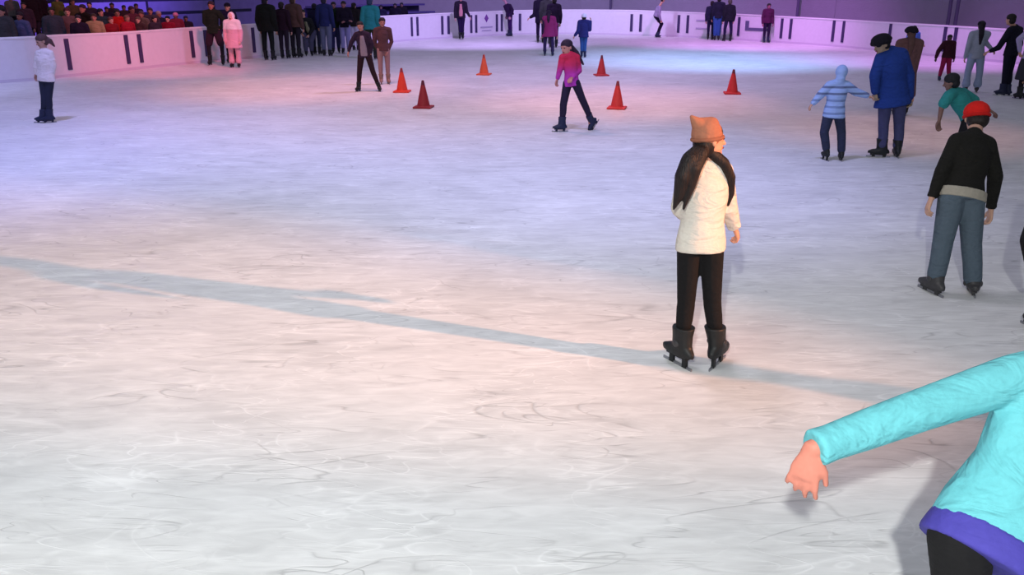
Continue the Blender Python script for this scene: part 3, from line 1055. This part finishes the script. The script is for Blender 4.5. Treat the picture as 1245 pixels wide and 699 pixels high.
person('skater in plum jacket with one hand on the boards, left of the brown-jacketed man', (347, 71), 2, None, 10, top_c=(40, 22, 36), bot_c=(40, 32, 46), t=.03, voxel=.02)

# ---- skaters at the far end
person('skater in dark jacket and pink scarf standing at the far boards', (561, 47.5), -6, None, 178, top_c=(34, 26, 44), bot_c=(30, 16, 56), t=.03, voxel=.022, hem=.04, gap=.6,
       J=dict(wr=(571, 20)), sk=(200, 150, 150), extra=lambda r, o, P, H, F, S: front_panel(r, o, P, H, F, S, (190, 130, 140)))
person('skater in dark purple clothes leaning left at the far boards', (620, 44), -6, None, 250, top_c=(40, 22, 56), bot_c=(54, 24, 84), t=.03, voxel=.022,
       J=dict(hd=(613, -2), nk=(614, 3), sl=(614, 8), sr=(620, 7)), sk=(180, 130, 150), boots=BOOT_BL)
person('tall skater in long black coat reaching left, behind the pink girl', (657, 52), -8, None, 10, top_c=(20, 14, 34), bot_c=(26, 14, 44), t=.04, hem=.12, upper='coat', voxel=.022,
       J=dict(el=(650, 18), wl=(645, 21)))
person('tall skater in olive jacket standing between the black coat and the pink girl', (665, 54), -8, None, 15, top_c=(48, 50, 50), bot_c=(32, 26, 44), t=.03, voxel=.022)
person('girl in raspberry pink coat and dark leggings skating away', (667, 68), 12, None, 12, top_c=(150, 50, 110), bot_c=(54, 44, 84), t=.04, hem=.10, upper='coat', flare=.02, voxel=.02,
       boots=BOOT_BL, J=dict(el=(676, 30), wr=(677, 43), er=(675, 32), wl=(660, 44)), gap=1.6, hair=('long', (40, 24, 50)))
person('tall dark skater behind the pink girl at her right shoulder', (673, 58), -4, None, 350, top_c=(34, 22, 44), bot_c=(40, 26, 60), t=.03, voxel=.022)
person('child in white hat, blue jacket and blue jeans skating toward the far end', (709, 70), 17, None, 15, top_c=(40, 44, 100), bot_c=(46, 84, 140), t=.035, hem=.05, hat=('beanie', (220, 214, 232)), hs=1.1,
       J=dict(el=(703, 38), wl=(699, 43), er=(717, 36), wr=(718, 26)), voxel=.018, gap=.7, boots=BOOT_BL)
person('skater in grey-lilac top and black trousers crouching by the far boards', (799, 45.5), -4, 1.5, 80, top_c=(150, 140, 170), bot_c=(24, 14, 44), voxel=.022, t=.03,
       J=dict(hd=(806, 0), nk=(805, 5), hl=(797, 20, -.05), hr=(798, 20, .05), kl=(804, 29, -.05), kr=(805, 29, .05)), boots=BOOT_BL)
person('skater in dark jacket and bright blue jeans in the far group of three', (871, 49), -5, None, 10, top_c=(30, 34, 50), bot_c=(48, 90, 150), t=.03, tb=.025, voxel=.022, gap=.8)
person('skater in navy jacket at the left of the far group of three', (863, 48.5), 1, None, 20, top_c=(34, 38, 60), bot_c=(24, 24, 54), t=.025, voxel=.022)
person('skater in black-green jacket at the right of the far group, bag on shoulder', (884, 50), -1, None, 350, top_c=(26, 30, 38), bot_c=(30, 28, 60), t=.035, hem=.03, voxel=.022, gap=1.5, hair=('short', (70, 70, 60)))
person('child in maroon jacket and dark trousers alone against the lilac boards', (931, 51.8), 4, None, 178, top_c=(76, 28, 66), bot_c=(36, 20, 54), t=.025, voxel=.022, sk=(150, 90, 110), boots=BOOT_BL)

# ---- skaters in the right background
person('skater in black fur hat and brown jacket standing behind the blue-coated adult', (1094, 140), 32, None, 10, top_c=(98, 74, 76), bot_c=(40, 38, 70), t=.03, hat=('fur', (26, 24, 36)), voxel=.018, hair=('long', (84, 62, 60)),
       J=dict(er=(1110, 88), wr=(1110, 116)))
person('skater in light blue top half hidden behind the brown-jacketed skater', (1105, 84), 31, None, 15, top_c=(90, 120, 214), bot_c=(60, 60, 110), t=.02, voxel=.02, J=dict(er=(1117, 47), wr=(1122, 53)))
person('child in maroon jacket and crimson trousers facing the camera at the right', (1147, 98), 42, None, 180, top_c=(58, 22, 36), bot_c=(150, 30, 76), t=.03, tb=.015, voxel=.018, sk=(80, 50, 60),
       J=dict(el=(1141, 62), wl=(1138, 70), al=(1142, 94), ar=(1154, 96)), hs=1.05, gap=1.3, boots=BOOT_BL)
person('long black-haired skater in pale grey-green outfit with flared trousers', (1180, 112), 25, None, 12, top_c=(150, 158, 176), bot_c=(142, 156, 184), tb=.018, t=.02, flare=.035, voxel=.018,
       J=dict(er=(1197, 50), wr=(1206, 60)), hair=('long', (22, 16, 30)), hat=('cap', (24, 18, 34)), gap=1.4, boots=BOOT_GY, hem=.05)
person('skater in black jacket and black trousers stretching an arm to the left', (1220, 116), 18, None, 330, top_c=(26, 26, 40), bot_c=(24, 24, 42), t=.02, voxel=.018,
       J=dict(el=(1214, 58), wl=(1204, 62), hd=(1229, 24), nk=(1228, 32), al=(1219, 109), ar=(1225, 110)), gap=.8, foot=(300, 320), boots=BOOT_BL)
person('skater in lavender top and dark skirt at the right edge, beside the black-clad one', (1243, 120), 22, None, 350, top_c=(170, 160, 200), bot_c=(52, 52, 62), bottoms='skirt', t=.02, voxel=.018, hair=('long', (60, 50, 56)),
       J=dict(el=(1239, 48), wl=(1240, 62)))
# skaters mostly past the right edge (an elbow shows) and one wholly past it whose shadow falls into view
person('skater in dark jacket past the right edge, only an elbow showing', (1276, 402), 190, 1.5, 355, top_c=(24, 24, 28), t=.02, voxel=.018, J=dict(el=(1251, 292), wl=(1254, 322)))
person('skater in grey jacket past the right edge, throwing a shadow on the ice', (4.9, 3.42, 0), 0, 1.5, 25, top_c=(70, 72, 80), t=.03, voxel=.02)

# ---- the near woman in turquoise
NEAR = V((1.30, 1.92, 0))


def near_extra(root, org, P, H, F, S):
    # violet waistband of the trousers / under layer showing below the hem
    pel = (P['hl'] + P['hr']) / 2
    che = (P['sl'] + P['sr']) / 2
    sp = che - pel
    spn = sp.normalized()
    Ss = ortho(P['sr'] - P['sl'], spn)
    Fs = spn.cross(Ss)
    b_ = Blob()
    b_.loft([(pel + spn * z_, Ss * w_, Fs * d_) for z_, w_, d_ in ((-.062, .184, .142), (-.045, .185, .144), (-.02, .181, .142), (.015, .174, .134))], 30)
    b_.build('waistband', mat('cloth_violet_band', (72, 66, 160), 0.8, 0.2, 60, .1, crease=.3), root, org, .008, 2)


person('woman in turquoise long-sleeved top stretching her left arm out, at the lower right corner', NEAR, 0, 1.62, 8,
       J=dict(hl=(1168, 652, .02), hr=(1250, 668, .05), sl=(1232, 460, .22), sr=(1392, 448, .28), el=(1112, 501, .12), wl=(990, 545, .02), nk=(1322, 425, .30), hd=(1340, 380, .36),
              er=(1450, 560, .30), wr=(1440, 640, .40)), hdir={'l': ((-.22, -.12, -1), (-.45, -.8, .2), (.9, -.45, 0))}, cuff=.010, top_c=(106, 190, 198), bot_c=(26, 26, 28), sk=(206, 130, 112), hair=('long', (40, 28, 24)), t=.013, tb=-.004, hem=.014, voxel=.010, near=True, girth=1.12, curl=.38,
       extra=near_extra, upper='top')

# ------------------------------------------------------------------ spectators behind the left boards
SP = [  # px, head row, distance behind board, top colour, hair colour, hat, label
    (8, 8, 1.25, (60, 60, 62), (24, 20, 24), None, 'spectator in grey jacket at the far left of the crowd'),
    (29, 14, 1.25, (74, 82, 118), (30, 14, 26), None, 'spectator in faded denim jacket with dark hair'),
    (22, -6, 3.2, (96, 88, 84), (70, 50, 50), None, 'spectator in taupe coat standing behind the denim jacket'),
    (45, -14, 2.4, (26, 14, 20), (20, 12, 16), None, 'tall spectator in black above the girl at the left edge'),
    (57, -8, 3.2, (30, 18, 26), (24, 14, 20), None, 'spectator in black standing right of the tall one'),
    (68, 8, 1.25, (50, 62, 72), (32, 30, 14), None, 'spectator in slate blue jacket with olive hair'),
    (77, -4, 3.2, (92, 96, 48), (50, 40, 24), None, 'spectator in olive yellow coat at the back of the crowd'),
    (87, 9, 1.25, (92, 76, 76), (66, 24, 30), None, 'spectator with red-brown hair and pale scarf leaning on the boards'),
    (106, 5, 1.25, (24, 18, 16), (40, 14, 46), None, 'spectator in black jacket with arms spread over the boards'),
    (118, 16, 0.45, (150, 136, 100), (50, 36, 24), None, 'child in beige at the boards in front of the black jacket'),
    (127, 10, 1.25, (34, 56, 62), (20, 18, 40), None, 'spectator in dark teal jacket with white collar'),
    (135, 8, 2.4, (30, 24, 44), (20, 10, 36), None, 'spectator in dark purple behind the teal jacket'),
    (147, 11, 1.25, (168, 26, 24), (30, 18, 16), None, 'spectator in bright red jacket with black hair'),
    (158, 18, 0.45, (150, 24, 44), (110, 84, 70), None, 'child in crimson jacket beside the bright red one'),
    (165, 7, 1.25, (84, 40, 52), (44, 12, 40), None, 'spectator in dull maroon jacket'),
    (176, 13, 1.25, (100, 92, 84), (80, 64, 62), None, 'spectator in beige-grey pullover'),
    (187, 9, 1.25, (66, 56, 66), (56, 36, 60), None, 'spectator in smoky grey coat'),
    (197, 13, 1.25, (36, 32, 56), (160, 140, 150), None, 'pale-haired spectator in dark navy coat'),
    (207, 19, 0.45, (130, 22, 46), (18, 10, 42), None, 'dark-haired child in wine red leaning over the boards'),
    (217, 15, 1.25, (130, 40, 60), (40, 20, 40), ('beanie', (220, 130, 170)), 'spectator in pink knit hat and rose jacket'),
    (229, 19, 1.25, (40, 30, 46), (24, 18, 60), None, 'spectator in black at the right end of the crowd'),
    (3, -4, 2.4, (52, 42, 46), (34, 24, 24), None, 'spectator in dark brown coat in the top left corner'),
    (36, 2, 2.4, (56, 40, 50), (26, 14, 20), None, 'spectator in plum coat between the tall one and the taupe coat'),
    (95, -2, 2.4, (70, 62, 40), (44, 34, 26), None, 'spectator in khaki coat in the second row, above the red-brown hair'),
    (115, 2, 2.4, (44, 36, 52), (26, 18, 36), None, 'spectator in charcoal coat in the second row, above the beige child'),
    (142, 3, 2.4, (38, 30, 40), (28, 20, 34), None, 'spectator in near-black coat in the second row, above the red jacket'),
    (156, 6, 2.4, (52, 34, 40), (24, 16, 30), None, 'spectator in brown-black coat in the second row, above the crimson child'),
    (171, 4, 2.4, (44, 30, 44), (30, 18, 36), None, 'spectator in aubergine coat in the second row'),
    (99, 18, 0.45, (30, 24, 44), (40, 26, 40), None, 'child in navy at the boards below the khaki coat'),
    (138, 20, 0.45, (120, 24, 34), (90, 60, 56), None, 'small child in brick red pressed against the boards'),
    (171, 20, 0.45, (60, 44, 44), (90, 70, 60), None, 'small child in brown pressed against the boards'),
    (191, 19, 0.45, (52, 44, 56), (40, 30, 40), None, 'child in slate grey pressed against the boards'),
]


FINE = catmull(BASE, 40)


def at_board(px, back):
    p, t, i = hit(px)
    d = ray(px, 50)
    s_ = d.x / d.y
    nrm = V((-t.y, t.x))
    y = p.y
    while min((V((s_ * y, y)) - q_).length for q_ in FINE) < back:
        y += 0.03
    return V((s_ * y, y, 0))


for px, ty, back, tc_, hc_, ht_, lab in SP:
    g_ = at_board(px, back)
    top_ = at(px, ty, g_.y).z
    hh = min(max(top_, 1.15), 1.85)
    bz = 0.0
    if back > 1.7:
        bz = 0.42 if back < 2.8 else 0.82
        hh = top_ - bz
    g_.z = bz
    person(lab, g_, ty, hh, random.choice((150, 165, 180, 190, 120)), top_c=tc_, bot_c=(36, 34, 44), hair=('long' if lab.find('hair') > 0 else 'short', hc_), hat=ht_, t=.03, voxel=.024,
           sk=random.choice(((170, 120, 104), (196, 150, 132), (130, 92, 80))), group='spectators behind the left boards', hands='free', base_z=bz,
           J={})
for px, ty, back, tc_, lab in ((482, 4, 1.0, (16, 12, 36), 'spectator in black behind the boards, nearest the teal skater'), (490, 3, 1.3, (22, 18, 34), 'spectator in black behind the boards, right of another'),
                               (465, 6, 1.4, (26, 24, 60), 'spectator with small navy head behind the boards by the teal skater')):
    g_ = at_board(px, back)
    person(lab, g_, ty, at(px, ty, g_.y).z, 180, top_c=tc_, bot_c=(20, 20, 30), t=.05, voxel=.026, group='spectators behind the left boards', sk=(110, 84, 90), hair=('short', (20, 16, 36)))


# ------------------------------------------------------------------ traffic cones
def cone_mesh(col, tipc):
    root = empty('traffic_cone', (0, 0, 0), '', 'traffic cone')
    cm_ = mat('cone_%02x%02x%02x' % col, col, 0.5, 0.1, 30, 0.1)
    tm_ = mat('cone_tip_%02x%02x%02x' % tipc, tipc, 0.6)
    b_ = Blob()
    prof = [(0.035, .128), (0.05, .118), (0.20, .088), (0.36, .052), (0.42, .038)]
    b_.loft([(V((0, 0, z_)), V((r_, 0, 0)), V((0, r_, 0))) for z_, r_ in prof], 28)
    b_.build('cone_body', cm_, root, bevel=.002)
    b_ = Blob()
    b_.loft([(V((0, 0, z_)), V((r_, 0, 0)), V((0, r_, 0))) for z_, r_ in ((.42, .038), (.50, .022), (.505, .016))], 28)
    b_.build('cone_tip', tm_, root)
    b_ = Blob()
    b_.box(V((0, 0, .018)), V((.17, 0, 0)), V((0, .17, 0)), V((0, 0, .018)))
    b_.build('cone_base', cm_, root, bevel=.012)
    return root


CN = [((489, 115), (226, 66, 44), (150, 50, 60), 'orange traffic cone beside the skater in the open jacket, left-hand end of the row'),
      ((515, 134), (150, 40, 48), (96, 30, 50), 'red traffic cone with shade in its colour, the nearest to the camera on the left'),  # darker red: the shade on this cone is put into its colour
      ((588.5, 94), (232, 96, 60), (190, 70, 56), 'bright orange traffic cone standing alone left of the magenta girl'),
      ((731, 95), (196, 56, 60), (120, 50, 66), 'red traffic cone behind the magenta girl, the farther of the pair'),
      ((750, 135), (208, 62, 60), (140, 60, 70), 'red traffic cone to the right of the magenta girl, the nearer of the pair'),
      ((890, 117), (206, 52, 56), (120, 40, 56), 'red traffic cone far right of the others, left of the striped hoodie')]
for (px, py), c1, c2, lab in CN:
    r_ = cone_mesh(c1, c2)
    g_ = ground(px, py - 3)
    r_.location = g_
    r_.rotation_euler = (0, 0, random.uniform(-.3, .3))
    r_['label'] = lab
    r_['group'] = 'traffic cones on the ice'
